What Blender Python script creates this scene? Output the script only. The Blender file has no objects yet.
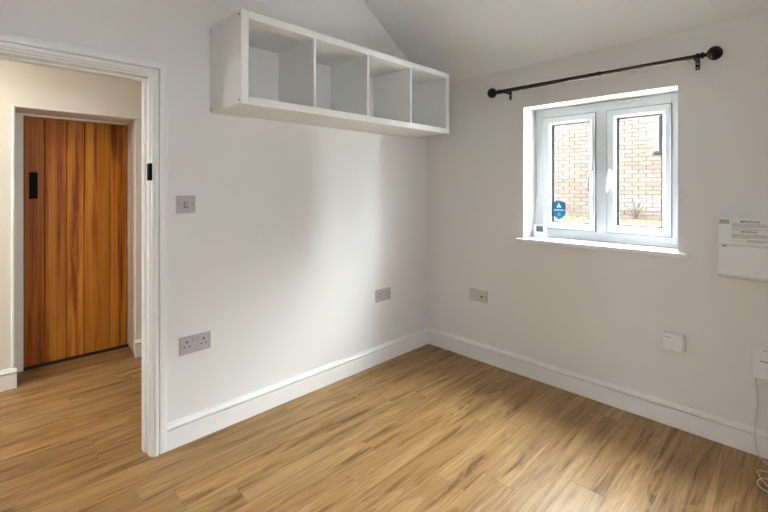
import bpy, bmesh, math, random
from mathutils import Vector, Matrix

random.seed(7)
S = bpy.context.scene
COL = S.collection

# ------------------------------------------------------------------ camera
cam_d = bpy.data.cameras.new('camera')
cam = bpy.data.objects.new('camera', cam_d)
COL.objects.link(cam)
cam_d.sensor_width = 36.0
cam_d.lens = 418.5 / 768 * 36
cam_d.shift_y = -69 / 768
cam_d.clip_start = 0.02
cam.location = (2.280, -2.788, 1.33)
cam.rotation_euler = (math.pi / 2, 0, math.radians(45.306))
S.camera = cam

# ------------------------------------------------------------------ world: bright even overcast
W = bpy.data.worlds.new('overcast_sky')
S.world = W
W.use_nodes = True
bg = W.node_tree.nodes['Background']
bg.inputs[0].default_value = (0.86, 0.94, 1.0, 1)
# standard overcast sky: the zenith three times as bright as the horizon, L = Lz (1 + 2 sin h) / 3
ZENITH = 66.0
_nt = W.node_tree
_tc = _nt.nodes.new('ShaderNodeTexCoord')
_sx = _nt.nodes.new('ShaderNodeSeparateXYZ')
_nt.links.new(_tc.outputs['Generated'], _sx.inputs[0])
_mx = _nt.nodes.new('ShaderNodeMath'); _mx.operation = 'MAXIMUM'; _mx.inputs[1].default_value = 0.0
_nt.links.new(_sx.outputs['Z'], _mx.inputs[0])
_ma = _nt.nodes.new('ShaderNodeMath'); _ma.operation = 'MULTIPLY_ADD'
_ma.inputs[1].default_value = ZENITH * 2 / 3
_ma.inputs[2].default_value = ZENITH / 3
_nt.links.new(_mx.outputs[0], _ma.inputs[0])
_nt.links.new(_ma.outputs[0], bg.inputs[1])


def portal(name, loc, rot, sx, sy):
    d = bpy.data.lights.new(name, 'AREA')
    d.shape = 'RECTANGLE'
    d.size, d.size_y = sx, sy
    d.cycles.is_portal = True
    o = bpy.data.objects.new(name, d)
    o.location = loc
    o.rotation_euler = rot
    COL.objects.link(o)
    return o


portal('sky_portal_window', (1.321, 0.33, 1.43), (math.radians(-90), 0, 0), 0.95, 0.96)
portal('sky_portal_side_fill', (3.23, -2.35, 1.55), (0, math.radians(90), 0), 0.44, 0.38)  # sky through the side opening, added as room fill
portal('sky_portal_hall_fill', (-1.28, -4.33, 1.40), (math.radians(90), 0, 0), 0.32, 0.5)  # sky through an unseen opening added to brighten the hall
# hall ceiling lamp (warm), out of frame
hl = bpy.data.lights.new('hall_lamp_light', 'AREA')
hl.shape = 'DISK'
hl.size = 0.35
hl.energy = 4
hl.color = (1.0, 0.91, 0.79)
hlo = bpy.data.objects.new('hall_lamp_light', hl)
hlo.location = (-0.75, -3.05, 2.27)
COL.objects.link(hlo)

S.view_settings.view_transform = 'Standard'
S.view_settings.look = 'None'
S.view_settings.gamma = 1
S.view_settings.use_curve_mapping = False
S.view_settings.exposure = 1.58

# ------------------------------------------------------------------ materials


def new_mat(name):
    m = bpy.data.materials.new(name)
    m.use_nodes = True
    nt = m.node_tree
    return m, nt, nt.nodes['Principled BSDF']


def nd(nt, kind, **kw):
    n = nt.nodes.new(kind)
    for k, v in kw.items():
        setattr(n, k, v)
    return n


def plain(name, col, rough=0.5, metal=0.0, var=0.03, scale=30, bump=0.0, bscale=200, spec=0.5):
    m, nt, b = new_mat(name)
    tc = nd(nt, 'ShaderNodeTexCoord')
    no = nd(nt, 'ShaderNodeTexNoise')
    no.inputs['Scale'].default_value = scale
    no.inputs['Detail'].default_value = 4
    nt.links.new(tc.outputs['Object'], no.inputs['Vector'])
    mix = nd(nt, 'ShaderNodeMix', data_type='RGBA')
    mix.inputs[6].default_value = (*[max(0, c * (1 - var)) for c in col], 1)
    mix.inputs[7].default_value = (*[min(1, c * (1 + var)) for c in col], 1)
    nt.links.new(no.outputs['Fac'], mix.inputs[0])
    nt.links.new(mix.outputs[2], b.inputs['Base Color'])
    b.inputs['Roughness'].default_value = rough
    b.inputs['Metallic'].default_value = metal
    b.inputs['Specular IOR Level'].default_value = spec
    if bump:
        n2 = nd(nt, 'ShaderNodeTexNoise')
        n2.inputs['Scale'].default_value = bscale
        n2.inputs['Detail'].default_value = 3
        nt.links.new(tc.outputs['Object'], n2.inputs['Vector'])
        bp = nd(nt, 'ShaderNodeBump')
        bp.inputs['Strength'].default_value = bump
        bp.inputs['Distance'].default_value = 0.002
        nt.links.new(n2.outputs['Fac'], bp.inputs['Height'])
        nt.links.new(bp.outputs['Normal'], b.inputs['Normal'])
    return m


def ramp(nt, stops):
    r = nd(nt, 'ShaderNodeValToRGB')
    e = r.color_ramp.elements
    while len(e) < len(stops):
        e.new(0.5)
    for i, (p, c) in enumerate(stops):
        e[i].position = p
        e[i].color = (*c, 1)
    return r


def wood(name, stops, axis, stretch, across, rough, vlo, vhi, figure=0.5, hue=0.0, spec=0.22):
    """long-grain wood; grain runs along local axis (1 = y, 2 = z); every board shifted by its own random number"""
    m, nt, b = new_mat(name)
    tc = nd(nt, 'ShaderNodeTexCoord')
    oi = nd(nt, 'ShaderNodeObjectInfo')
    mul = nd(nt, 'ShaderNodeVectorMath', operation='MULTIPLY')
    sc = [across, across, across]
    sc[axis] = stretch
    mul.inputs[1].default_value = sc
    nt.links.new(tc.outputs['Object'], mul.inputs[0])
    off = nd(nt, 'ShaderNodeVectorMath', operation='SCALE')
    off.inputs[0].default_value = (37.0, 53.0, 71.0)
    nt.links.new(oi.outputs['Random'], off.inputs['Scale'])
    add = nd(nt, 'ShaderNodeVectorMath', operation='ADD')
    nt.links.new(mul.outputs[0], add.inputs[0])
    nt.links.new(off.outputs[0], add.inputs[1])
    # broad figure
    n1 = nd(nt, 'ShaderNodeTexNoise')
    n1.inputs['Scale'].default_value = 1.0
    n1.inputs['Detail'].default_value = 5
    n1.inputs['Roughness'].default_value = 0.6
    n1.inputs['Distortion'].default_value = 0.7
    nt.links.new(add.outputs[0], n1.inputs['Vector'])
    # growth-ring lines: a sine of the broad figure
    ms = nd(nt, 'ShaderNodeMath', operation='MULTIPLY')
    ms.inputs[1].default_value = 46.0
    nt.links.new(n1.outputs['Fac'], ms.inputs[0])
    sn = nd(nt, 'ShaderNodeMath', operation='SINE')
    nt.links.new(ms.outputs[0], sn.inputs[0])
    # fine fibre
    v2 = nd(nt, 'ShaderNodeVectorMath', operation='MULTIPLY')
    s2 = [9.0, 9.0, 9.0]
    s2[axis] = 2.2
    v2.inputs[1].default_value = s2
    nt.links.new(add.outputs[0], v2.inputs[0])
    n2 = nd(nt, 'ShaderNodeTexNoise')
    n2.inputs['Scale'].default_value = 1.0
    n2.inputs['Detail'].default_value = 6
    n2.inputs['Roughness'].default_value = 0.7
    nt.links.new(v2.outputs[0], n2.inputs['Vector'])
    # dark streak patches
    v3 = nd(nt, 'ShaderNodeVectorMath', operation='MULTIPLY')
    s3 = [1.6, 1.6, 1.6]
    s3[axis] = 1.0
    v3.inputs[1].default_value = s3
    nt.links.new(add.outputs[0], v3.inputs[0])
    n3 = nd(nt, 'ShaderNodeTexNoise')
    n3.inputs['Scale'].default_value = 1.3
    n3.inputs['Detail'].default_value = 3
    nt.links.new(v3.outputs[0], n3.inputs['Vector'])
    st = nd(nt, 'ShaderNodeMapRange')
    st.inputs['From Min'].default_value = 0.53
    st.inputs['From Max'].default_value = 0.72
    nt.links.new(n3.outputs['Fac'], st.inputs['Value'])
    # rings only show inside the streak patches, faint elsewhere
    rs = nd(nt, 'ShaderNodeMath', operation='MULTIPLY_ADD')
    rs.inputs[1].default_value = 0.085 * figure
    rs.inputs[2].default_value = 0.025 * figure
    nt.links.new(st.outputs[0], rs.inputs[0])
    ring = nd(nt, 'ShaderNodeMath', operation='MULTIPLY')
    nt.links.new(sn.outputs[0], ring.inputs[0])
    nt.links.new(rs.outputs[0], ring.inputs[1])
    a1 = nd(nt, 'ShaderNodeMath', operation='MULTIPLY_ADD')     # broad + ring
    a1.inputs[1].default_value = 0.62
    nt.links.new(n1.outputs['Fac'], a1.inputs[0])
    nt.links.new(ring.outputs[0], a1.inputs[2])
    a2 = nd(nt, 'ShaderNodeMath', operation='MULTIPLY_ADD')
    a2.inputs[1].default_value = 0.55
    nt.links.new(n2.outputs['Fac'], a2.inputs[0])
    nt.links.new(a1.outputs[0], a2.inputs[2])
    a3 = nd(nt, 'ShaderNodeMath', operation='MULTIPLY_ADD')
    a3.inputs[1].default_value = -0.22 * figure
    nt.links.new(st.outputs[0], a3.inputs[0])
    nt.links.new(a2.outputs[0], a3.inputs[2])
    cr = ramp(nt, stops)
    nt.links.new(a3.outputs[0], cr.inputs[0])
    hs = nd(nt, 'ShaderNodeHueSaturation')
    mr = nd(nt, 'ShaderNodeMapRange')
    mr.inputs['To Min'].default_value = vlo
    mr.inputs['To Max'].default_value = vhi
    nt.links.new(oi.outputs['Random'], mr.inputs['Value'])
    nt.links.new(mr.outputs[0], hs.inputs['Value'])
    if hue:
        mh = nd(nt, 'ShaderNodeMapRange')
        mh.inputs['To Min'].default_value = 0.5 - hue
        mh.inputs['To Max'].default_value = 0.5 + hue
        nt.links.new(oi.outputs['Random'], mh.inputs['Value'])
        nt.links.new(mh.outputs[0], hs.inputs['Hue'])
    nt.links.new(cr.outputs[0], hs.inputs['Color'])
    tint = nd(nt, 'ShaderNodeMix', data_type='RGBA', blend_type='MULTIPLY')   # tone of the single board
    tint.inputs[0].default_value = 1.0
    nt.links.new(hs.outputs[0], tint.inputs[6])
    nt.links.new(oi.outputs['Color'], tint.inputs[7])
    nt.links.new(tint.outputs[2], b.inputs['Base Color'])
    b.inputs['Roughness'].default_value = rough
    b.inputs['Specular IOR Level'].default_value = spec
    bp = nd(nt, 'ShaderNodeBump')
    bp.inputs['Strength'].default_value = 0.12
    bp.inputs['Distance'].default_value = 0.002
    nt.links.new(n2.outputs['Fac'], bp.inputs['Height'])
    nt.links.new(bp.outputs['Normal'], b.inputs['Normal'])
    return m


M = {}
M['wall'] = plain('wall_emulsion', (0.80, 0.775, 0.745), 0.85, var=0.008, scale=6, bump=0.15, bscale=160, spec=0.25)
M['hall_wall'] = plain('hall_emulsion', (0.80, 0.76, 0.68), 0.85, var=0.008, scale=6, bump=0.15, bscale=160, spec=0.25)
M['ceil'] = plain('ceiling_emulsion', (0.87, 0.86, 0.845), 0.9, var=0.008, scale=6, bump=0.12, bscale=160, spec=0.2)
M['trim'] = plain('white_satin_paint', (0.86, 0.84, 0.81), 0.32, var=0.006, scale=8)
M['frame_cream'] = plain('cream_satin_paint', (0.82, 0.79, 0.73), 0.4, var=0.01, scale=8)
M['oak'] = wood('oak_vinyl_plank', [(0.24, (0.105, 0.042, 0.010)), (0.42, (0.190, 0.090, 0.026)),
                                    (0.58, (0.300, 0.166, 0.060)), (0.80, (0.46, 0.285, 0.132))],
                1, 1.5, 12.0, 0.42, 0.90, 1.09, 0.95, spec=0.32)
M['pine'] = wood('varnished_pine', [(0.30, (0.19, 0.040, 0.004)), (0.47, (0.38, 0.110, 0.011)),
                                    (0.62, (0.53, 0.205, 0.024)), (0.80, (0.62, 0.290, 0.045))],
                 2, 0.45, 10.0, 0.45, 0.97, 1.03, 1.25, hue=0.003)
M['subfloor'] = plain('plank_joint_dark', (0.10, 0.055, 0.025), 0.8)
M['melamine'] = plain('white_melamine', (0.87, 0.86, 0.83), 0.42, var=0.006, scale=10)
M['cap'] = plain('screw_cap_grey', (0.30, 0.25, 0.21), 0.5)
M['satin'] = plain('satin_grey_plate', (0.47, 0.43, 0.43), 0.42, metal=0.0, var=0.02, scale=60)
M['satin_rocker'] = plain('satin_grey_rocker', (0.40, 0.37, 0.37), 0.4, var=0.02)
M['dark'] = plain('dark_slot', (0.015, 0.014, 0.013), 0.6)
M['ivory'] = plain('aged_white_plate', (0.60, 0.56, 0.50), 0.45, var=0.02)
M['white_plastic'] = plain('white_plastic', (0.83, 0.83, 0.82), 0.4, var=0.01)
M['upvc'] = plain('white_upvc', (0.80, 0.83, 0.87), 0.3, var=0.005)
M['gasket'] = plain('black_gasket', (0.012, 0.012, 0.013), 0.7, spec=0.1)
M['seal_shade'] = plain('grey_seal_shade', (0.10, 0.105, 0.12), 0.7, spec=0.1)  # seal tone that also carries the shadow outline of the sash
M['bronze'] = plain('dark_bronze_tube', (0.040, 0.024, 0.017), 0.35, metal=0.6, var=0.15, scale=40)
M['black_iron'] = plain('black_iron', (0.008, 0.007, 0.008), 0.5, var=0.1, spec=0.25)
M['black_matt'] = plain('black_matt_plate', (0.004, 0.004, 0.004), 0.7, spec=0.1)
M['mortar'] = plain('mortar', (0.0250, 0.0208, 0.0175), 0.9, spec=0.0, var=0.08, scale=15)
M['grass'] = plain('grass', (0.019, 0.0185, 0.0115), 0.9, spec=0.0, var=0.25, scale=25)
M['bounce_pale'] = plain('pale_bounce_ground', (0.52, 0.50, 0.47), 0.9, spec=0.1, var=0.08, scale=12)  # for the unseen strip added to throw skylight upward
M['twig'] = plain('twig', (0.013, 0.010, 0.007), 0.9, spec=0.0)
M['slate'] = plain('coping_stone', (0.40, 0.38, 0.36), 0.8)
M['grey_frame'] = plain('grey_window_frame', (0.0045, 0.0045, 0.005), 0.8, spec=0.0)
M['dark_glass'] = plain('dark_window_glass', (0.004, 0.0042, 0.0045), 0.5, spec=0.02)
M['paper'] = plain('label_paper', (0.78, 0.77, 0.74), 0.6, var=0.01)
M['ink'] = plain('black_ink', (0.03, 0.03, 0.03), 0.7)
M['grey_ink'] = plain('grey_ink', (0.42, 0.41, 0.39), 0.7)
M['green_ink'] = plain('green_ink', (0.30, 0.47, 0.36), 0.6)
M['red_ink'] = plain('red_ink', (0.50, 0.16, 0.12), 0.6)
M['lcd'] = plain('lcd_grey', (0.13, 0.15, 0.16), 0.25)
M['sticker_blue'] = plain('sticker_blue', (0.004, 0.14, 0.30), 0.4)
M['sticker_white'] = plain('sticker_white', (0.72, 0.80, 0.86), 0.5)
M['sticker_pale'] = plain('sticker_pale_blue', (0.20, 0.42, 0.58), 0.5)
M['cord'] = plain('white_flex', (0.62, 0.58, 0.54), 0.5)
M['threshold'] = plain('threshold_bar', (0.025, 0.025, 0.03), 0.6, spec=0.1)


def brick_mat():
    m, nt, b = new_mat('brick_clay')
    oi = nd(nt, 'ShaderNodeObjectInfo')
    ge = nd(nt, 'ShaderNodeNewGeometry')
    rnd = nd(nt, 'ShaderNodeMath', operation='ADD')
    nt.links.new(oi.outputs['Random'], rnd.inputs[0])
    nt.links.new(ge.outputs['Random Per Island'], rnd.inputs[1])
    fr = nd(nt, 'ShaderNodeMath', operation='FRACT')
    nt.links.new(rnd.outputs[0], fr.inputs[0])
    cr = ramp(nt, [(0.0, (0.0205, 0.0146, 0.0120)), (0.4, (0.0232, 0.0175, 0.0146)), (0.75, (0.0248, 0.0195, 0.0165)), (1.0, (0.0220, 0.0162, 0.0138))])
    nt.links.new(fr.outputs[0], cr.inputs[0])
    # pale patch low on the wall, broken up by noise
    sx = nd(nt, 'ShaderNodeSeparateXYZ')
    nt.links.new(ge.outputs['Position'], sx.inputs[0])
    def win(sock, c, w):
        s = nd(nt, 'ShaderNodeMath', operation='SUBTRACT'); s.inputs[1].default_value = c
        nt.links.new(sock, s.inputs[0])
        a = nd(nt, 'ShaderNodeMath', operation='ABSOLUTE'); nt.links.new(s.outputs[0], a.inputs[0])
        r = nd(nt, 'ShaderNodeMapRange'); r.inputs['From Min'].default_value = w; r.inputs['From Max'].default_value = w * 0.5
        nt.links.new(a.outputs[0], r.inputs['Value'])
        return r.outputs[0]
    wx = win(sx.outputs['X'], 0.36, 0.42)
    wz = win(sx.outputs['Z'], 1.07, 0.14)
    mm = nd(nt, 'ShaderNodeMath', operation='MULTIPLY')
    nt.links.new(wx, mm.inputs[0]); nt.links.new(wz, mm.inputs[1])
    no = nd(nt, 'ShaderNodeTexNoise'); no.inputs['Scale'].default_value = 9
    nt.links.new(ge.outputs['Position'], no.inputs['Vector'])
    m2 = nd(nt, 'ShaderNodeMath', operation='MULTIPLY'); nt.links.new(mm.outputs[0], m2.inputs[0]); nt.links.new(no.outputs['Fac'], m2.inputs[1])
    mix = nd(nt, 'ShaderNodeMix', data_type='RGBA')
    nt.links.new(m2.outputs[0], mix.inputs[0])
    nt.links.new(cr.outputs[0], mix.inputs[6])
    mix.inputs[7].default_value = (0.034, 0.030, 0.027, 1)
    nt.links.new(mix.outputs[2], b.inputs['Base Color'])
    b.inputs['Roughness'].default_value = 0.9
    b.inputs['Specular IOR Level'].default_value = 0.0
    return m


M['brick'] = brick_mat()


def glass_mat():
    m = bpy.data.materials.new('clear_glass')
    m.use_nodes = True
    nt = m.node_tree
    nt.nodes.clear()
    out = nd(nt, 'ShaderNodeOutputMaterial')
    tr = nd(nt, 'ShaderNodeBsdfTransparent')
    tr.inputs[0].default_value = (0.96, 0.98, 0.97, 1)
    gl = nd(nt, 'ShaderNodeBsdfGlossy')
    gl.inputs['Roughness'].default_value = 0.02
    fr = nd(nt, 'ShaderNodeFresnel')
    ge = nd(nt, 'ShaderNodeNewGeometry')               # same reflectance on the way in and out of the pane
    mr = nd(nt, 'ShaderNodeMapRange')
    mr.inputs['To Min'].default_value = 1.45
    mr.inputs['To Max'].default_value = 1 / 1.45
    nt.links.new(ge.outputs['Backfacing'], mr.inputs['Value'])
    nt.links.new(mr.outputs[0], fr.inputs['IOR'])
    mx = nd(nt, 'ShaderNodeMixShader')
    nt.links.new(fr.outputs[0], mx.inputs[0])
    nt.links.new(tr.outputs[0], mx.inputs[1])
    nt.links.new(gl.outputs[0], mx.inputs[2])
    nt.links.new(mx.outputs[0], out.inputs[0])
    return m


M['glass'] = glass_mat()

# ------------------------------------------------------------------ geometry helpers (everything is written in room coordinates)
ORG = {}


def tag(o, label=None, cat=None, group=None, kind=None):
    if label: o['label'] = label
    if cat: o['category'] = cat
    if group: o['group'] = group
    if kind: o['kind'] = kind
    return o


def empty(name, loc, parent=None):
    o = bpy.data.objects.new(name, None)
    o.empty_display_size = 0.05
    COL.objects.link(o)
    loc = Vector(loc)
    ORG[o.name] = loc
    if parent:
        o.parent = parent
        o.location = loc - ORG[parent.name]
    else:
        o.location = loc
    return o


def mk(name, bm, mat, parent=None, smooth=False, origin=None):
    """link a bmesh (room coordinates) as one object with its origin at the middle of its base"""
    me = bpy.data.meshes.new(name)
    bmesh.ops.recalc_face_normals(bm, faces=bm.faces[:])
    if origin is None:
        xs = [v.co for v in bm.verts]
        lo = Vector([min(c[i] for c in xs) for i in range(3)])
        hi = Vector([max(c[i] for c in xs) for i in range(3)])
        origin = Vector(((lo.x + hi.x) / 2, (lo.y + hi.y) / 2, lo.z))
    origin = Vector(origin)
    bmesh.ops.translate(bm, verts=bm.verts[:], vec=-origin)
    bm.to_mesh(me)
    bm.free()
    me.materials.append(M[mat] if isinstance(mat, str) else mat)
    if smooth:
        for p in me.polygons:
            p.use_smooth = True
        try:
            me.set_sharp_from_angle(angle=math.radians(40))
        except Exception:
            pass
    o = bpy.data.objects.new(name, me)
    COL.objects.link(o)
    ORG[o.name] = origin
    if parent:
        o.parent = parent
        o.location = origin - ORG[parent.name]
    else:
        o.location = origin
    return o


def struct(name, bm, mat, smooth=False):
    return tag(mk(name, bm, mat, None, smooth), kind='structure')


def B(x0, x1, y0, y1, z0, z1, bev=0.0, seg=1, bm=None):
    bm2 = bmesh.new()
    bmesh.ops.create_cube(bm2, size=1)
    for v in bm2.verts:
        v.co = Vector(((x0 + x1) / 2 + v.co.x * (x1 - x0), (y0 + y1) / 2 + v.co.y * (y1 - y0), (z0 + z1) / 2 + v.co.z * (z1 - z0)))
    if bev:
        bmesh.ops.bevel(bm2, geom=bm2.edges[:], offset=bev, segments=seg, affect='EDGES', profile=0.5)
    if bm is None:
        return bm2
    return merge(bm, bm2)


def merge(bm, bm2):
    me = bpy.data.meshes.new('tmp')
    bm2.to_mesh(me)
    bm2.free()
    bm.from_mesh(me)
    bpy.data.meshes.remove(me)
    return bm


def prism(poly, axis, a, b):
    """poly: list of 2-D points in the two other axes (in x,y,z order); extruded along axis from a to b (numbers or per-point functions)"""
    bm = bmesh.new()
    def P(p, t):
        c = list(p)
        c.insert(axis, t)
        return Vector(c)
    fa = a if callable(a) else (lambda p: a)
    fb = b if callable(b) else (lambda p: b)
    r0 = [bm.verts.new(P(p, fa(p))) for p in poly]
    r1 = [bm.verts.new(P(p, fb(p))) for p in poly]
    n = len(poly)
    for i in range(n):
        bm.faces.new((r0[i], r0[(i + 1) % n], r1[(i + 1) % n], r1[i]))
    bm.faces.new(r0[::-1])
    bm.faces.new(r1)
    return bm


def lathe(prof, centre, axis='x', seg=24):
    """prof: (t, r) along the axis"""
    bm = bmesh.new()
    c = Vector(centre)
    A = {'x': (Vector((1, 0, 0)), Vector((0, 1, 0)), Vector((0, 0, 1))),
         'y': (Vector((0, 1, 0)), Vector((0, 0, 1)), Vector((1, 0, 0))),
         'z': (Vector((0, 0, 1)), Vector((1, 0, 0)), Vector((0, 1, 0)))}[axis]
    rings = []
    for t, r in prof:
        rings.append([bm.verts.new(c + A[0] * t + (A[1] * math.cos(2 * math.pi * k / seg) + A[2] * math.sin(2 * math.pi * k / seg)) * max(r, 1e-5)) for k in range(seg)])
    for a, b in zip(rings, rings[1:]):
        for k in range(seg):
            bm.faces.new((a[k], a[(k + 1) % seg], b[(k + 1) % seg], b[k]))
    bm.faces.new(rings[0][::-1])
    bm.faces.new(rings[-1])
    return bm


def catmull(pts, n=8):
    P = [Vector(p) for p in pts]
    P = [P[0] * 2 - P[1]] + P + [P[-1] * 2 - P[-2]]
    out = []
    for i in range(1, len(P) - 2):
        for k in range(n):
            t = k / n
            a, b, c, d = P[i - 1], P[i], P[i + 1], P[i + 2]
            out.append(0.5 * ((2 * b) + (c - a) * t + (2 * a - 5 * b + 4 * c - d) * t * t + (3 * b - a - 3 * c + d) * t ** 3))
    out.append(P[-2])
    return out


def tube(pts, r, seg=8, rad=None):
    bm = bmesh.new()
    rings = []
    n = len(pts)
    up = Vector((0.31, 0.17, 0.93))
    for i, p in enumerate(pts):
        d = (pts[min(i + 1, n - 1)] - pts[max(i - 1, 0)]).normalized()
        u = d.cross(up)
        if u.length < 0.05:
            u = d.cross(Vector((1, 0, 0)))
        u.normalize()
        w = d.cross(u).normalized()
        rr = rad(i / (n - 1)) if rad else r
        rings.append([bm.verts.new(p + (u * math.cos(2 * math.pi * k / seg) + w * math.sin(2 * math.pi * k / seg)) * rr) for k in range(seg)])
    for a, b in zip(rings, rings[1:]):
        for k in range(seg):
            bm.faces.new((a[k], a[(k + 1) % seg], b[(k + 1) % seg], b[k]))
    bm.faces.new(rings[0][::-1])
    bm.faces.new(rings[-1])
    return bm


def frame_bm(x0, x1, z0, z1, wl, wr, wb, wt, y0, y1, bev=0.0):
    """rectangular ring in the xz plane with a chamfered inner front edge (front = y0)"""
    bm = bmesh.new()
    B(x0, x0 + wl, y0, y1, z0, z1, bev, 1, bm)
    B(x1 - wr, x1, y0, y1, z0, z1, bev, 1, bm)
    B(x0 + wl - 0.001, x1 - wr + 0.001, y0, y1, z0, z0 + wb, bev, 1, bm)
    B(x0 + wl - 0.001, x1 - wr + 0.001, y0, y1, z1 - wt, z1, bev, 1, bm)
    return bm


# ------------------------------------------------------------------ the room shell
EAVE, PITCH = 2.187, 0.67
WX0, WX1, WZ0, WZ1 = 0.868, 1.777, 0.965, 1.893       # window opening in the wall
WT = 0.30                                             # its thickness

bm = bmesh.new()                                       # window wall
B(-0.10, WX0, 0, WT, 0, EAVE, bm=bm)
B(WX1, 3.10, 0, WT, 0, EAVE, bm=bm)
B(WX0, WX1, 0, WT, 0, WZ0 - 0.022, bm=bm)
B(WX0, WX1, 0, WT, WZ1, EAVE, bm=bm)
wall_right = struct('wall_right', bm, 'wall')

DY0, DY1, DZ = -2.95, -2.148, 1.885                    # doorway in the left wall (structural opening)
bm = bmesh.new()                                       # gable wall with the doorway
B(-0.10, 0, DY1, 0, 0, 3.5, bm=bm)
B(-0.10, 0, -3.6, DY0, 0, 3.5, bm=bm)
B(-0.10, 0, DY0, DY1, DZ, 3.5, bm=bm)
wall_left = struct('wall_left', bm, 'wall')

bm = bmesh.new()                                       # wall behind the camera
B(-0.10, 3.2, -3.6, -3.5, 0, 3.5, bm=bm)
struct('wall_rear', bm, 'wall')
bm = bmesh.new()                                       # wall at the photographer's right with an unseen opening added for fill light
B(3.10, 3.20, -3.5, -2.52, 0, 3.5, bm=bm)
B(3.10, 3.20, -2.18, WT, 0, 3.5, bm=bm)
B(3.10, 3.20, -2.52, -2.18, 0, 1.36, bm=bm)
B(3.10, 3.20, -2.52, -2.18, 1.74, 3.5, bm=bm)
struct('wall_side', bm, 'wall')

yk = -1.66
zk = EAVE - PITCH * yk
struct('ceiling', prism([(0.0, EAVE), (yk, zk), (-3.6, zk), (-3.6, zk + 0.1), (yk, zk + 0.1), (0.35, EAVE - PITCH * 0.35 + 0.16), (0.35, EAVE), ], 0, 0.0, 3.10), 'ceil')

# hall beyond the doorway
HX = -1.42
HY0, HY1, HZ = -2.577, -1.834, 1.862                   # recess of the pine door
bm = bmesh.new()
B(-1.86, HX, -4.2, HY0, 0, 2.4, bm=bm)
B(-1.86, HX, HY1, -0.5, 0, 2.4, bm=bm)
B(-1.86, HX, HY0, HY1, HZ, 2.4, bm=bm)
B(-1.86, -1.80, HY0, HY1, 0, HZ, bm=bm)
struct('wall_hall', bm, 'hall_wall')
struct('wall_hall_end', B(-1.86, -0.10, -0.5, -0.4, 0, 2.4), 'hall_wall')
bm = bmesh.new()                                       # hall end with an opening added to light the hall, out of view
B(-1.86, -1.42, -4.3, -4.2, 0, 2.4, bm=bm)
B(-1.14, -0.10, -4.3, -4.2, 0, 2.4, bm=bm)
B(-1.42, -1.14, -4.3, -4.2, 0, 1.18, bm=bm)
B(-1.42, -1.14, -4.3, -4.2, 1.62, 2.4, bm=bm)
struct('wall_hall_start', bm, 'hall_wall')
struct('wall_hall_near', B(-0.12, -0.10, -4.2, -3.6, 0, 2.4), 'hall_wall')
struct('ceiling_hall', B(-1.86, -0.10, -4.3, -0.4, 2.30, 2.40), 'hall_wall')

# ---- floor: one vinyl plank per object
floor = struct('floor', B(-1.9, 3.2, -4.3, 0.3, -0.08, -0.0022), 'subfloor')
PW, PL, GAP = 0.150, 1.22, 0.0006
shared = {}


def plank_mesh(x0, x1, y0, y1):
    w, l = round(x1 - x0, 4), round(y1 - y0, 4)
    if (w, l) not in shared:
        bm = B(-w / 2 + GAP / 2, w / 2 - GAP / 2, -l / 2 + GAP / 2, l / 2 - GAP / 2, -0.0022, 0.0, 0.0003)
        me = bpy.data.meshes.new('plank')
        bmesh.ops.recalc_face_normals(bm, faces=bm.faces[:])
        bm.to_mesh(me)
        bm.free()
        me.materials.append(M['oak'])
        shared[(w, l)] = me
    return shared[(w, l)]


joint = {4: -1.33, 5: -1.548, 8: -1.09, 3: -0.73, 0: -1.437, -2: -2.34}
for c in range(-13, 21):
    x0 = 0.025 + PW * c
    x1 = x0 + PW
    x0c, x1c = max(x0, -1.85), min(x1, 3.10)
    if x1c - x0c < 0.01:
        continue
    ylo, yhi = (-4.2, -0.5) if x1 < 0 else (-3.5, 0.0)
    j = joint.get(c, random.uniform(-1.2, 0))
    while j < yhi:
        j += PL
    y = j
    while y > ylo:
        a, b = max(y - PL, ylo), min(y, yhi)
        if b - a > 0.01:
            o = bpy.data.objects.new('plank', plank_mesh(x0c, x1c, a, b))
            COL.objects.link(o)
            o.parent = floor
            o.location = Vector(((x0c + x1c) / 2, (a + b) / 2, 0)) - ORG[floor.name]
        y -= PL

# ---- skirting boards
SK = [(0, 0), (0.018, 0), (0.018, 0.0955), (0.0170, 0.0975), (0.0015, 0.0980), (0.0015, 0.1032), (0.0185, 0.1042), (0.0195, 0.108), (0.0185, 0.113),
      (0.0135, 0.118), (0.0100, 0.124), (0.0090, 0.130), (0.0060, 0.132), (0, 0.132)]
E0 = 0.0005
struct('baseboard_left', prism([(E0 + d, z) for d, z in SK], 1, -2.083, lambda p: -max(p[0], E0)), 'trim')
struct('baseboard_right', prism([(-E0 - d, z) for d, z in SK], 0, lambda p: max(-p[1] if False else -p[0], E0), 3.10), 'trim')
struct('baseboard_hall', prism([(HX + d, z) for d, z in SK], 1, -4.2, HY0 + 0.010), 'trim')
struct('baseboard_hall_end', prism([(HX + d, z) for d, z in SK], 1, HY1 - 0.040, -0.5), 'trim')

# ---- lining, stop and architrave of the open doorway
trim1 = tag(empty('trim_1', (0, -2.16, 0)), kind='structure')
JY = -2.160                                           # face of the right-hand jamb
JZ = 1.873                                            # underside of the head
LY = -2.938
mk('jamb', B(-0.104, 0.002, JY, DY1, 0, JZ + 0.012, 0.0015), 'trim', trim1)
mk('jamb', B(-0.104, 0.002, DY0, LY, 0, JZ + 0.012, 0.0015), 'trim', trim1)
mk('lining_head', B(-0.104, 0.002, LY, JY, JZ, JZ + 0.012, 0.0015), 'trim', trim1)
mk('door_stop', B(-0.092, -0.050, JY - 0.010, JY, 0, JZ, 0.002), 'trim', trim1)
mk('door_stop', B(-0.092, -0.050, LY, LY + 0.010, 0, JZ, 0.002), 'trim', trim1)
mk('door_stop', B(-0.092, -0.050, LY + 0.010, JY - 0.010, JZ - 0.010, JZ, 0.002), 'trim', trim1)
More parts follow.
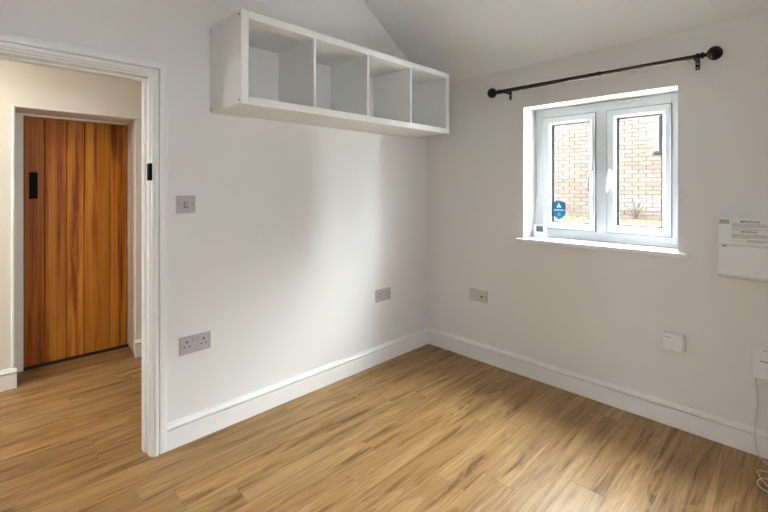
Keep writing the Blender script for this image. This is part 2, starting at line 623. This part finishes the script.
# architrave: rounded inner bead, a groove, then a flat outer margin; (distance from inner edge, projection)
AR = [(0, 0), (0, 0.012), (0.003, 0.016), (0.006, 0.0165), (0.008, 0.0145), (0.010, 0.0165), (0.014, 0.021), (0.019, 0.0235), (0.025, 0.0235),
      (0.0295, 0.0215), (0.0315, 0.017), (0.032, 0.005), (0.0362, 0.005), (0.0365, 0.018), (0.040, 0.019), (0.068, 0.019), (0.071, 0.0165), (0.071, 0)]
AY, AZ, AL = -2.153, 1.880, -2.945


def arch_leg(sgn, y_in):
    prof = [(pr + 0.0005, y_in + sgn * t) for t, pr in AR]
    return prism(prof, 2, 0.0, lambda p: AZ + abs(p[1] - y_in))


def arch_head():
    bm = bmesh.new()
    n = len(AR)
    r0 = [bm.verts.new((pr + 0.0005, AL - t, AZ + t)) for t, pr in AR]
    r1 = [bm.verts.new((pr + 0.0005, AY + t, AZ + t)) for t, pr in AR]
    for i in range(n):
        bm.faces.new((r0[i], r0[(i + 1) % n], r1[(i + 1) % n], r1[i]))
    bm.faces.new(r0[::-1])
    bm.faces.new(r1)
    return bm


mk('architrave', arch_leg(1, AY), 'trim', trim1, True)
mk('architrave', arch_leg(-1, AL), 'trim', trim1)
mk('architrave_head', arch_head(), 'trim', trim1, True)
bm = B(-0.030, 0.0245, JY - 0.0018, JY, 1.362, 1.446, 0.0005)
B(0.0025, 0.0245, JY - 0.0018, JY + 0.0065, 1.362, 1.446, 0.0005, 1, bm)
tag(mk('strike_plate', bm, 'black_matt', trim1), label='small black strike plate on the door jamb')

# ---- pine door at the end of the hall
trim2 = tag(empty('trim_2', (-1.73, -2.2, 0)), kind='structure')
DX = -1.735
mk('frame_post', B(-1.79, -1.700, HY0, -2.513, 0, HZ, 0.003), 'frame_cream', trim2)
mk('frame_post', B(-1.79, -1.700, -1.846, HY1, 0, HZ, 0.001), 'frame_cream', trim2)
mk('frame_head', B(-1.79, -1.700, -2.513, -1.846, 1.846, HZ, 0.003), 'frame_cream', trim2)
mk('reveal_lining', B(-1.700, -1.425, HY0, HY0 + 0.004, 0, HZ, 0.001), 'frame_cream', trim2)
mk('reveal_lining', prism([(-1.6995, HY1), (-1.6995, HY1 - 0.008), (HX, HY1 - 0.030), (HX, HY1)], 2, 0, HZ - 0.0005), 'frame_cream', trim2)
mk('architrave', B(HX, HX + 0.010, HY0 - 0.016, HY0, 0.133, HZ + 0.016, 0.003), 'frame_cream', trim2)
mk('architrave', B(HX, HX + 0.010, HY0, HY1, HZ, HZ + 0.016, 0.003), 'frame_cream', trim2)
mk('threshold', B(-1.79, -1.700, -2.513, -1.846, 0.0002, 0.010, 0.002), 'threshold', trim2)
door1 = tag(empty('door_1', (DX, -2.18, 0.012)), kind='structure')
edges = [-2.5115, -2.389, -2.257, -2.146, -1.974, -1.8475]
for i in range(5):
    a, b = edges[i] + 0.0006, edges[i + 1] - 0.0006
    bm = prism([(DX - 0.022, a), (DX - 0.022, b), (DX - 0.009, b), (DX, b - 0.006), (DX, a + 0.006), (DX - 0.009, a)], 2, 0.013, 1.8435)
    bo = mk('board', bm, 'pine', door1)
    bo.color = (*[(0.78, 0.66, 0.60), (0.95, 0.90, 0.85), (1.22, 1.30, 1.30), (1.05, 1.05, 1.0), (1.12, 1.12, 1.1)][i], 1)
mk('backing', B(DX - 0.032, DX - 0.0225, edges[0], edges[-1], 0.013, 1.8435), 'subfloor', door1)
tag(mk('finger_plate', B(DX + 0.0002, DX + 0.006, -2.479, -2.431, 1.243, 1.439, 0.001), 'black_matt', door1), label='black rectangular plate on the left board of the pine door')

# ---- window: white casement pair set back in the wall
win = tag(empty('window_1', ((WX0 + WX1) / 2, 0.2, WZ0)), kind='structure')
FY = 0.190
FB, FT = 0.970, 1.8925
bm = frame_bm(WX0 + 0.001, WX1 - 0.001, FB, FT, 0.060, 0.066, 0.062, 0.062, FY, FY + 0.07, 0.003)
mk('window_frame', bm, 'upvc', win)
mk('mullion', B(1.286, 1.357, FY, FY + 0.07, FB + 0.062, FT - 0.062, 0.003), 'upvc', win)
mk('window_bead', B(WX0 + 0.003, WX1 - 0.003, FY - 0.010, FY - 0.0002, FB + 0.0005, FB + 0.020, 0.003), 'upvc', win)
sill = mk('window_sill', B(0.826, 1.829, -0.030, -0.0008, WZ0 - 0.024, WZ0 + 0.003, 0.006, 3), 'trim', win)
mk('window_board', B(WX0 + 0.0005, WX1 - 0.0005, -0.001, WT - 0.01, WZ0 - 0.0215, WZ0 + 0.003, 0.001), 'trim', win)
SY = 0.172                                            # casement face


def casement(x0, x1, z0, z1, gx0, gx1, gz0, gz1):
    """sash with a bevelled inner edge round the glass"""
    bm = bmesh.new()
    o = [(x0, z0), (x1, z0), (x1, z1), (x0, z1)]
    def ring(dx, y):
        return [bm.verts.new((gx0 - dx, y, gz0 - dx)), bm.verts.new((gx1 + dx, y, gz0 - dx)), bm.verts.new((gx1 + dx, y, gz1 + dx)), bm.verts.new((gx0 - dx, y, gz1 + dx))]
    def oring(d, y):
        return [bm.verts.new((x0 + d, y, z0 + d)), bm.verts.new((x1 - d, y, z0 + d)), bm.verts.new((x1 - d, y, z1 - d)), bm.verts.new((x0 + d, y, z1 - d))]
    loops = [oring(0, FY + 0.045), oring(0, SY + 0.006), oring(0.005, SY), ring(0.016, SY), ring(0.013, SY + 0.003), ring(0.002, SY + 0.012), ring(0, SY + 0.014), ring(0, FY + 0.045)]
    for a, b in zip(loops, loops[1:] + loops[:1]):
        for k in range(4):
            bm.faces.new((a[k], a[(k + 1) % 4], b[(k + 1) % 4], b[k]))
    return bm


def handle(parent, x, z, sx):
    """cockspur lever: base plate, boss and a drooping curved grip"""
    bm = B(x - 0.011, x + 0.011, SY - 0.007, SY - 0.0002, z - 0.034, z + 0.034, 0.004, 2)
    merge(bm, lathe([(0, 0.010), (-0.026, 0.009), (-0.030, 0.006)], (x, SY - 0.006, z + 0.012), 'y', 14))
    pts = catmull([(x, SY - 0.030, z + 0.016), (x + sx * 0.004, SY - 0.036, z - 0.015), (x + sx * 0.010, SY - 0.041, z - 0.055), (x + sx * 0.011, SY - 0.037, z - 0.105), (x + sx * 0.010, SY - 0.033, z - 0.118)], 6)
    merge(bm, tube(pts, 0.009, 10, lambda t: 0.0085 * (1 - 0.25 * t)))
    return mk('handle', bm, 'white_plastic', parent, True)


for k, (x0, x1, gx0, gx1) in enumerate([(0.926, 1.2845, 0.989, 1.248), (1.3585, 1.7115, 1.414, 1.667)]):
    z0, z1, gz0, gz1 = 1.0325, 1.8285, 1.080, 1.774
    cs = mk('casement', casement(x0, x1, z0, z1, gx0, gx1, gz0, gz1), 'upvc', win)
    mk('seal_shade', frame_bm(x0 - 0.0035, x1 + 0.0035, z0 - 0.0035, z1 + 0.0035, 0.006, 0.006, 0.006, 0.006, FY - 0.006, FY - 0.0003), 'seal_shade', cs)  # dark ring: seal plus the sash's shadow line, put in as colour
    gk = bmesh.new()
    for a in ((gx0, gx0 + 0.004, gz0, gz1), (gx1 - 0.004, gx1, gz0, gz1), (gx0, gx1, gz0, gz0 + 0.004), (gx0, gx1, gz1 - 0.004, gz1)):
        B(a[0], a[1], SY + 0.016, SY + 0.024, a[2], a[3], bm=gk)
    mk('gasket', gk, 'gasket', cs)
    gb = bmesh.new()                                   # spacer bar between the two panes of the unit
    for a in ((gx0, gx0 + 0.009, gz0, gz1), (gx1 - 0.009, gx1, gz0, gz1), (gx0, gx1, gz0, gz0 + 0.006), (gx0, gx1, gz1 - 0.006, gz1)):
        B(a[0], a[1], SY + 0.030, SY + 0.044, a[2], a[3], bm=gb)
    mk('spacer_bar', gb, 'gasket', cs)
    mk('pane', B(gx0 + 0.0005, gx1 - 0.0005, SY + 0.0245, SY + 0.0285, gz0 + 0.0005, gz1 - 0.0005), 'glass', cs)
    if k == 0:
        handle(cs, x1 - 0.018, 1.415, -1)
        # shield sticker on the glass
        sx0, sx1, sz0, sz1 = 0.994, 1.083, 1.100, 1.232
        cx = (sx0 + sx1) / 2
        def shield(s, y0, y1):
            hw, t, b = (sx1 - sx0) / 2 * s, (sz1 - sz0) / 2 * s, 0
            zc = (sz0 + sz1) / 2
            right = [(0, 1.0), (0.5, 0.92), (1.0, 0.84), (1.0, 0.0), (0.97, -0.35), (0.80, -0.62), (0.45, -0.85), (0, -1.0)]
            pts = [(cx + hw * px, zc + t * pz) for px, pz in right] + [(cx - hw * px, zc + t * pz) for px, pz in right[-2:0:-1]]
            return prism(pts, 1, y0, y1)
        ya = SY + 0.0242
        st = tag(mk('sticker', shield(1.0, ya - 0.0004, ya), 'sticker_blue', cs), label='blue shield sticker with white triangle')
        bm = prism([(cx - 0.020, 1.184), (cx + 0.016, 1.184), (cx - 0.002, 1.219)], 1, ya - 0.0008, ya - 0.0005)
        for q in range(9):                             # unreadable white lettering
            xx = cx - 0.036 + q * 0.0082
            B(xx, xx + 0.0052, ya - 0.0008, ya - 0.0005, 1.160 + (0.002 if q % 3 else 0), 1.170, bm=bm)
        smark = bm
        B(cx - 0.010, cx + 0.010, ya - 0.0008, ya - 0.0005, 1.128, 1.131, bm=bm)
        B(cx - 0.010, cx + 0.010, ya - 0.0008, ya - 0.0005, 1.140, 1.143, bm=bm)
        tag(mk('sticker_print', smark, 'sticker_white', cs), label='white triangle and lettering printed on the blue sticker')
    else:
        handle(cs, x0 + 0.020, 1.418, -1)
bm = B(1.150, 1.556, FY - 0.014, FY - 0.0002, 1.864, 1.886, 0.004, 2)
B(1.165, 1.541, FY - 0.017, FY - 0.013, 1.870, 1.874, 0.001, 1, bm)
mk('trickle_vent', bm, 'upvc', win)

# ------------------------------------------------------------------ things on the walls
# ---- four-cube wall shelf
SX, SYa, SYb, SZ0, SZ1 = 0.374, -1.864, -0.206, 1.732, 2.186
TH, DV = 0.038, 0.016
sh = tag(empty('wall_shelf', (0.19, -1.04, SZ0)), 'white four compartment cube shelf mounted high on the left wall', 'shelf')
mk('side_panel', B(0.001, SX, SYa, SYa + TH, SZ0, SZ1, 0.0015), 'melamine', sh)
mk('side_panel', B(0.001, SX, SYb - TH, SYb, SZ0, SZ1, 0.0015), 'melamine', sh)
mk('top_panel', B(0.001, SX, SYa + TH + 0.0005, SYb - TH - 0.0005, SZ1 - TH, SZ1, 0.0015), 'melamine', sh)
mk('bottom_panel', B(0.001, SX, SYa + TH + 0.0005, SYb - TH - 0.0005, SZ0, SZ0 + TH, 0.0015), 'melamine', sh)
inner = SYb - SYa - 2 * TH
cell = (inner - 3 * DV) / 4
for k in range(3):
    y = SYa + TH + cell * (k + 1) + DV * k
    mk('divider', B(0.001, SX - 0.004, y, y + DV, SZ0 + TH + 0.0005, SZ1 - TH - 0.0005, 0.001), 'melamine', sh)
for xx in (0.020, SX - 0.022):
    for zz in (SZ0 + 0.020, SZ1 - 0.020):
        mk('screw_cap', lathe([(0, 0.0055), (-0.0012, 0.0055), (-0.0022, 0.004)], (xx, SYa - 0.0002, zz), 'y', 12), 'cap', sh)


# ---- electrical plates. local frame: u along wall, v up, w out of the wall
def plate_space(side, c):
    c = Vector(c)
    if side == 'left':
        return lambda u, v, w: Vector((c.x + w, c.y + u, c.z + v))
    return lambda u, v, w: Vector((c.x + u, c.y - w, c.z + v))


def pbox(sp, u0, u1, v0, v1, w0, w1, bev=0.0, bm=None):
    b = B(u0, u1, v0, v1, w0, w1, bev)
    for v in b.verts:
        v.co = sp(v.co.x, v.co.y, v.co.z)
    return b if bm is None else merge(bm, b)


def pdisc(sp, u, v, r, w0, w1, seg=12):
    bm = bmesh.new()
    a = [bm.verts.new(sp(u + r * math.cos(2 * math.pi * k / seg), v + r * math.sin(2 * math.pi * k / seg), w0)) for k in range(seg)]
    b = [bm.verts.new(sp(u + r * math.cos(2 * math.pi * k / seg), v + r * math.sin(2 * math.pi * k / seg), w1)) for k in range(seg)]
    for k in range(seg):
        bm.faces.new((a[k], a[(k + 1) % seg], b[(k + 1) % seg], b[k]))
    bm.faces.new(a)
    bm.faces.new(b)
    return bm


def double_socket(c, label):
    sp = plate_space('left', c)
    t = tag(empty('double_socket', c), label, 'socket', 'grey double sockets on the left wall')
    hw, hh = 0.080, 0.046
    mk('back_box', pbox(sp, -hw + 0.004, hw - 0.004, -hh + 0.004, hh - 0.004, 0.0003, 0.006), 'satin_rocker', t)
    mk('face_plate', pbox(sp, -hw, hw, -hh, hh, 0.0062, 0.0105, 0.0012), 'satin', t)
    for s in (-1, 1):
        u = s * 0.043
        mk('switch_rocker', pbox(sp, s * 0.012 - 0.0055, s * 0.012 + 0.0055, 0.012, 0.034, 0.0107, 0.0145, 0.001), 'satin_rocker', t)
        mk('earth_slot', pbox(sp, u - 0.0035, u + 0.0035, 0.009, 0.021, 0.0106, 0.0110), 'dark', t)
        mk('pin_slot', pbox(sp, u - 0.016, u - 0.008, -0.013, -0.007, 0.0106, 0.0110), 'dark', t)
        mk('pin_slot', pbox(sp, u + 0.008, u + 0.016, -0.013, -0.007, 0.0106, 0.0110), 'dark', t)
        mk('screw', pdisc(sp, s * 0.071, 0.0, 0.0035, 0.0106, 0.0116), 'cap', t)


double_socket((0, -1.942, 0.5065), 'grey double wall socket below the light switch by the doorway')
double_socket((0, -0.547, 0.5095), 'grey double wall socket near the room corner below the shelf')

c = (0, -1.989, 1.2395)
sp = plate_space('left', c)
t = tag(empty('light_switch', c), 'grey single light switch on the wall beside the doorway', 'light switch')
mk('back_box', pbox(sp, -0.043, 0.043, -0.042, 0.042, 0.0003, 0.006), 'satin_rocker', t)
mk('face_plate', pbox(sp, -0.047, 0.047, -0.0455, 0.0455, 0.0062, 0.0105, 0.0012), 'satin', t)
bm = prism([(-0.0135, 0.0106), (0.0135, 0.0106), (0.0135, 0.0165), (0.0, 0.0125), (-0.0135, 0.0115)], 0, -0.009, 0.009)
for v in bm.verts:
    v.co = sp(v.co.x, v.co.y, v.co.z)
mk('rocker', bm, 'satin_rocker', t)
mk('rocker_gap', pbox(sp, -0.0118, -0.0092, -0.015, 0.015, 0.0106, 0.0110), 'dark', t)
mk('rocker_gap', pbox(sp, -0.0118, 0.0105, -0.0172, -0.0140, 0.0106, 0.0110), 'dark', t)
for s in (-1, 1):
    mk('screw', pdisc(sp, s * 0.0345, 0, 0.004, 0.0106, 0.0116), 'cap', t)

c = (0.500, 0, 0.494)
sp = plate_space('right', c)
t = tag(empty('aerial_socket', c), 'off white double data plate with one black port on the window wall', 'socket')
mk('face_plate', pbox(sp, -0.080, 0.080, -0.046, 0.046, 0.0003, 0.010, 0.0015), 'ivory', t)
mk('module', pbox(sp, -0.052, -0.008, -0.026, 0.026, 0.0102, 0.0115, 0.0005), 'ivory', t)
mk('module', pbox(sp, 0.008, 0.052, -0.026, 0.026, 0.0102, 0.0115, 0.0005), 'ivory', t)
mk('port', pdisc(sp, 0.034, -0.002, 0.0085, 0.0117, 0.0135), 'dark', t)
for s in (-1, 1):
    mk('screw', pdisc(sp, s * 0.062, 0.004, 0.0035, 0.0102, 0.0112), 'cap', t)

# ---- curtain pole
PY, PZ = -0.090, 2.012
cp = tag(empty('curtain_pole', (1.31, PY, PZ)), 'dark bronze telescopic curtain pole with ball ends above the window', 'curtain pole')
mk('outer_rod', lathe([(0, 0.013), (0.655, 0.013)], (0.745, PY, PZ), 'x', 20), 'bronze', cp, True)
mk('inner_rod', lathe([(0, 0.0105), (0.475, 0.0105)], (1.4005, PY, PZ), 'x', 20), 'bronze', cp, True)
mk('joint_collar', lathe([(0, 0.0135), (0.002, 0.015), (0.010, 0.015), (0.012, 0.0115)], (1.395, PY, PZ), 'x', 20), 'black_iron', cp, True)
FIN = [(0.0, 0.013), (0.004, 0.0155), (0.012, 0.0155), (0.015, 0.012), (0.020, 0.012), (0.023, 0.016), (0.031, 0.016), (0.034, 0.011), (0.044, 0.009)]
BALL = [(0.044 + 0.0335 * (1 - math.cos(a)), 0.0355 * math.sin(a)) for a in [math.radians(20 + 16 * k) for k in range(11)]]
for x, s in ((0.748, -1), (1.872, 1)):
    mk('finial', lathe([(s * tt, r) for tt, r in FIN + BALL], (x, PY, PZ), 'x', 28), 'black_iron', cp, True)
for x in (0.768, 1.866):
    b = B(x - 0.010, x + 0.010, -0.004, -0.0004, PZ - 0.052, PZ + 0.018, 0.001)
    merge(b, lathe([(-0.004, 0.007), (PY + 0.010, 0.007)], (x, 0, PZ - 0.008), 'y', 12))
    pts = [Vector((x, PY + 0.0145 * math.cos(a), PZ + 0.0165 * math.sin(a))) for a in [math.radians(20 - 22 * k) for k in range(11)]]
    merge(b, tube(pts, 0.0035, 8))
    br = mk('bracket', b, 'black_iron', cp, True)
    for dz in (-0.020, -0.042):
        mk('bracket_screw', lathe([(-0.0042, 0.0045), (-0.0062, 0.003)], (x, 0, PZ + dz), 'y', 10), 'satin', br)

# ---- consumer unit
cx0, cx1 = 1.964, 2.345
cz0, cz1 = 0.877, 1.173
cu = tag(empty('consumer_unit', ((cx0 + cx1) / 2, -0.05, cz0)), 'white fuse box with printed warning labels right of the window', 'fuse box')
body = mk('body', prism([(-0.0005, cz0 + 0.004), (-0.060, cz0 + 0.004), (-0.078, cz0 + 0.010), (-0.078, cz1 - 0.002), (-0.0005, cz1 - 0.002)], 0, cx0 + 0.004, cx1 - 0.004), 'white_plastic', cu)
hz = 1.043
mk('upper_cover', B(cx0, cx1, -0.098, -0.0785, hz + 0.001, cz1, 0.003, 2), 'white_plastic', cu)
lid = mk('lid', prism([(-0.0785, cz0 + 0.001), (-0.090, cz0 + 0.006), (-0.098, cz0 + 0.020), (-0.101, cz0 + 0.045), (-0.101, hz - 0.006), (-0.098, hz - 0.001), (-0.0785, hz - 0.001)], 0, cx0 + 0.001, cx1 - 0.001), 'white_plastic', cu)
mk('lid_catch', B(cx0 + 0.016, cx0 + 0.034, -0.1035, -0.1012, hz - 0.010, hz - 0.003, 0.0008), 'cap', lid)
yl = -0.0983
lab = mk('label_sheet', B(cx0 + 0.048, cx0 + 0.197, yl - 0.0005, yl, 1.050, 1.168), 'paper', cu)


def text_bm(s, size):
    cu_ = bpy.data.curves.new('txt', 'FONT')
    cu_.body = s
    cu_.size = size
    cu_.align_x = 'CENTER'
    cu_.offset = size * 0.02
    o = bpy.data.objects.new('txt', cu_)
    COL.objects.link(o)
    dg = bpy.context.evaluated_depsgraph_get()
    me = bpy.data.meshes.new_from_object(o.evaluated_get(dg))
    bm = bmesh.new()
    bm.from_mesh(me)
    bpy.data.objects.remove(o)
    bpy.data.curves.remove(cu_)
    bpy.data.meshes.remove(me)
    return bm


def wall_text(s, size, x, y, z, mat, parent, name):
    bm = text_bm(s, size)
    bmesh.ops.solidify(bm, geom=bm.faces[:], thickness=0.0003)
    for v in bm.verts:
        v.co = Vector((x + v.co.x, y - v.co.z - 0.0004, z + v.co.y))
    return mk(name, bm, mat, parent)


wall_text('IMPORTANT', 0.0135, cx0 + 0.122, yl - 0.0006, 1.1555, 'ink', lab, 'label_heading')
wall_text('IMPORTANT', 0.0110, cx0 + 0.118, yl - 0.0006, 1.1065, 'ink', lab, 'label_heading')


def print_lines(x0, x1, z1, n, step, h, seed):
    """rows of unreadable small print"""
    r = random.Random(seed)
    bm = bmesh.new()
    for i in range(n):
        x = x0
        end = x1 if i < n - 1 else x0 + (x1 - x0) * r.uniform(0.4, 0.9)
        while x < end:
            w = r.uniform(0.004, 0.012)
            B(x, min(x + w, end), yl - 0.0009, yl - 0.0006, z1 - i * step - h, z1 - i * step, bm=bm)
            x += w + 0.0016
    return bm


mk('small_print', print_lines(cx0 + 0.055, cx0 + 0.190, 1.1505, 5, 0.0043, 0.0026, 1), 'grey_ink', lab)
mk('small_print', print_lines(cx0 + 0.055, cx0 + 0.190, 1.1255, 2, 0.0043, 0.0024, 2), 'grey_ink', lab)
mk('small_print', print_lines(cx0 + 0.055, cx0 + 0.190, 1.0985, 5, 0.0043, 0.0026, 3), 'grey_ink', lab)
mk('small_print', print_lines(cx0 + 0.110, cx0 + 0.185, 1.0720, 3, 0.0043, 0.0026, 4), 'grey_ink', lab)
gl = mk('green_label', B(cx0 + 0.004, cx0 + 0.044, yl - 0.0005, yl, 1.146, 1.168), 'green_ink', cu)
mk('label_mark', B(cx0 + 0.007, cx0 + 0.041, yl - 0.0009, yl - 0.0006, 1.155, 1.158), 'grey_ink', gl)
mk('label_mark', B(cx0 + 0.007, cx0 + 0.036, yl - 0.0009, yl - 0.0006, 1.150, 1.152), 'grey_ink', gl)
rl = mk('red_label', frame_bm(cx0 + 0.200, cx0 + 0.330, 1.085, 1.168, 0.004, 0.004, 0.004, 0.010, yl - 0.0009, yl - 0.0001), 'red_ink', cu)
mk('small_print', print_lines(cx0 + 0.209, cx0 + 0.321, 1.150, 10, 0.0055, 0.003, 5), 'grey_ink', rl)

# ---- telephone socket box
ps = tag(empty('telephone_socket', (1.765, -0.02, 0.43)), 'small white square box with a short slot low on the wall below the window', 'wall box')
mk('back_plate', B(1.716, 1.812, -0.014, -0.0005, 0.428, 0.526, 0.003, 2), 'white_plastic', ps)
mk('cover', B(1.713, 1.806, -0.040, -0.0145, 0.425, 0.523, 0.004, 2), 'white_plastic', ps)
mk('slot', B(1.722, 1.752, -0.0406, -0.0402, 0.498, 0.502), 'grey_ink', ps)
mk('side_clip', B(1.8065, 1.812, -0.032, -0.0145, 0.432, 0.516, 0.001), 'white_plastic', ps)

# ---- wifi / fibre box with its cable
rt = tag(empty('fibre_box', (2.19, -0.02, 0.385)), 'flat white wall box with two slots and a trailing cable below the fuse box', 'wall box')
mk('case', B(2.088, 2.300, -0.032, -0.0005, 0.388, 0.537, 0.004, 2), 'white_plastic', rt)
mk('slot', B(2.118, 2.190, -0.0328, -0.0322, 0.474, 0.479), 'cap', rt)
mk('slot', B(2.128, 2.190, -0.0328, -0.0322, 0.530, 0.533), 'cap', rt)
c1 = [(2.098, -0.012, 0.3895), (2.100, -0.010, 0.36), (2.106, -0.009, 0.31), (2.109, -0.009, 0.27), (2.104, -0.010, 0.22), (2.099, -0.014, 0.17),
      (2.099, -0.025, 0.135), (2.100, -0.028, 0.09), (2.106, -0.030, 0.04), (2.122, -0.040, 0.006), (2.150, -0.075, 0.003), (2.185, -0.13, 0.003), (2.165, -0.145, 0.004),
      (2.120, -0.165, 0.004), (2.124, -0.205, 0.005), (2.140, -0.250, 0.006), (2.172, -0.290, 0.004), (2.20, -0.27, 0.003)]
tag(mk('cable', tube(catmull(c1, 6), 0.0022, 7), 'cord', None, True), 'thin pale cable hanging from the wall box and coiling on the floor', 'cable')
c2 = [(2.20, -0.12, 0.003), (2.165, -0.20, 0.003), (2.135, -0.225, 0.003), (2.122, -0.27, 0.003), (2.140, -0.31, 0.003), (2.180, -0.32, 0.003), (2.22, -0.29, 0.003)]
tag(mk('cable', tube(catmull(c2, 6), 0.0022, 7), 'cord', None, True), 'loose loop of pale cable lying on the floorboards at far right', 'cable')

# ---- thermometer on the window board
th = tag(empty('digital_thermometer', (0.935, 0.115, WZ0 + 0.003)), 'small white digital thermometer standing on the window sill corner', 'thermometer')
zb = WZ0 + 0.0032
mk('case', B(0.892, 0.976, 0.105, 0.125, zb, zb + 0.093, 0.004, 2), 'white_plastic', th)
mk('screen', B(0.912, 0.962, 0.1040, 0.1046, zb + 0.044, zb + 0.083), 'lcd', th)

# ------------------------------------------------------------------ outside
bw = tag(empty('brick_building', (0, 5.0, 0.6)), 'pale red brick building seen through the window', 'building')
BX0, BX1, BZ0, BZ1, BY = -7.0, 7.0, 0.60, 3.90, 5.0
NWX0, NWX1, NWZ0, NWZ1 = 0.622, 1.56, 1.90, 3.10
bm = bmesh.new()
B(BX0, NWX0, BY + 0.006, BY + 0.25, BZ0, BZ1, bm=bm)
B(NWX1, BX1, BY + 0.006, BY + 0.25, BZ0, BZ1, bm=bm)
B(NWX0, NWX1, BY + 0.006, BY + 0.25, BZ0, NWZ0, bm=bm)
B(NWX0, NWX1, BY + 0.006, BY + 0.25, NWZ1, BZ1, bm=bm)
mk('mortar_wall', bm, 'mortar', bw)
mk('coping', B(BX0 - 0.05, BX1 + 0.05, BY - 0.06, BY + 0.30, BZ1, BZ1 + 0.08, 0.01), 'slate', bw)
nw = mk('window', frame_bm(NWX0, NWX1, NWZ0, NWZ1, 0.07, 0.07, 0.07, 0.07, BY + 0.03, BY + 0.12, 0.004), 'grey_frame', bw)
mk('window_pane', B(NWX0 + 0.07, NWX1 - 0.07, BY + 0.06, BY + 0.08, NWZ0 + 0.07, NWZ1 - 0.07), 'dark_glass', nw)
mk('window_ledge', B(NWX0 - 0.06, NWX1 + 0.06, BY - 0.05, BY + 0.10, NWZ0 - 0.05, NWZ0 - 0.002, 0.006), 'grey_frame', nw)
bl, bh, jt = 0.195, 0.059, 0.009
bms = B(-bl / 2, bl / 2, -0.006, 0.02, 0, bh)
bmesh.ops.recalc_face_normals(bms, faces=bms.faces[:])
bme = bpy.data.meshes.new('brick')
bms.to_mesh(bme)
bms.free()
bme.materials.append(M['brick'])
far = bmesh.new()
row = 0
z = BZ0
while z < BZ1 - 0.05:
    x = BX0 + (0.1125 if row % 2 else 0) + bl / 2
    while x < BX1 - 0.1:
        if not (NWX0 - 0.08 < x < NWX1 + 0.08 and NWZ0 - 0.08 < z < NWZ1 + 0.01):
            dy = random.uniform(-0.002, 0.002)
            if -1.25 < x < 1.05 and 0.76 < z < 2.56:
                o = bpy.data.objects.new('brick', bme)
                COL.objects.link(o)
                o.parent = bw
                o.location = Vector((x, BY + dy, z)) - ORG[bw.name]
            else:
                B(x - bl / 2, x + bl / 2, BY - 0.006 + dy, BY + 0.02, z, z + bh, bm=far)
        x += bl + jt
    z += bh + jt
    row += 1
tag(mk('brickwork', far, 'brick', bw), kind='stuff')

struct('ground', prism([(2.4, -0.2), (2.4, 0.775), (5.0, 0.80), (9.0, 0.80), (9.0, -0.2)], 0, -9, 9), 'grass')
struct('ground_bounce', prism([(0.31, -0.2), (0.31, 0.55), (2.395, 0.70), (2.395, -0.2)], 0, -9, 9), 'bounce_pale')  # unseen pale strip added to bounce skylight onto the ceiling
struct('ground_rear', B(-6, 9, -12, -4.31, -0.3, -0.10), 'slate')
struct('ground_side', B(3.21, 12, -4.3, 0.3, -0.3, -0.10), 'slate')
rg = random.Random(3)
gb = bmesh.new()
for i in range(2600):
    x, y = rg.uniform(-2.2, 1.8), 4.96 - 2.6 * rg.random() ** 1.4 - 0.02
    zg = 0.775 + 0.025 * (y - 2.2) / 2.8
    h = rg.uniform(0.02, 0.06)
    if abs(x - 0.33) < 0.2 and y > 4.75:
        continue
    a = rg.uniform(0, math.pi)
    dx, dy = 0.006 * math.cos(a), 0.006 * math.sin(a)
    lx, ly = rg.uniform(-.02, .02), rg.uniform(-.02, .02)
    v = [gb.verts.new((x - dx, y - dy, zg - 0.005)), gb.verts.new((x + dx, y + dy, zg - 0.005)), gb.verts.new((x + lx, y + ly, zg + h))]
    gb.faces.new(v)
tag(mk('grass', gb, 'grass'), 'pale short grass growing along the foot of the brick building', 'grass', kind='stuff')

tw = bmesh.new()
for i in range(9):
    a = i / 9 * 6.28
    r = 0.10 + 0.05 * (i % 3)
    h = (0.38, 0.22, 0.28)[i % 3]
    p = catmull([(0.33, 4.88, 0.80), (0.33 + 0.35 * r * math.cos(a), 4.88 + 0.2 * r * math.sin(a), 0.795 + h * 0.5), (0.33 + r * math.cos(a), 4.88 + 0.5 * r * math.sin(a), 0.795 + h)], 4)
    merge(tw, tube(p, 0.006, 5, lambda t: 0.007 * (1 - 0.7 * t)))
tag(mk('bare_shrub', tw, 'twig'), 'small bare shrub growing at the foot of the brick building', 'shrub')
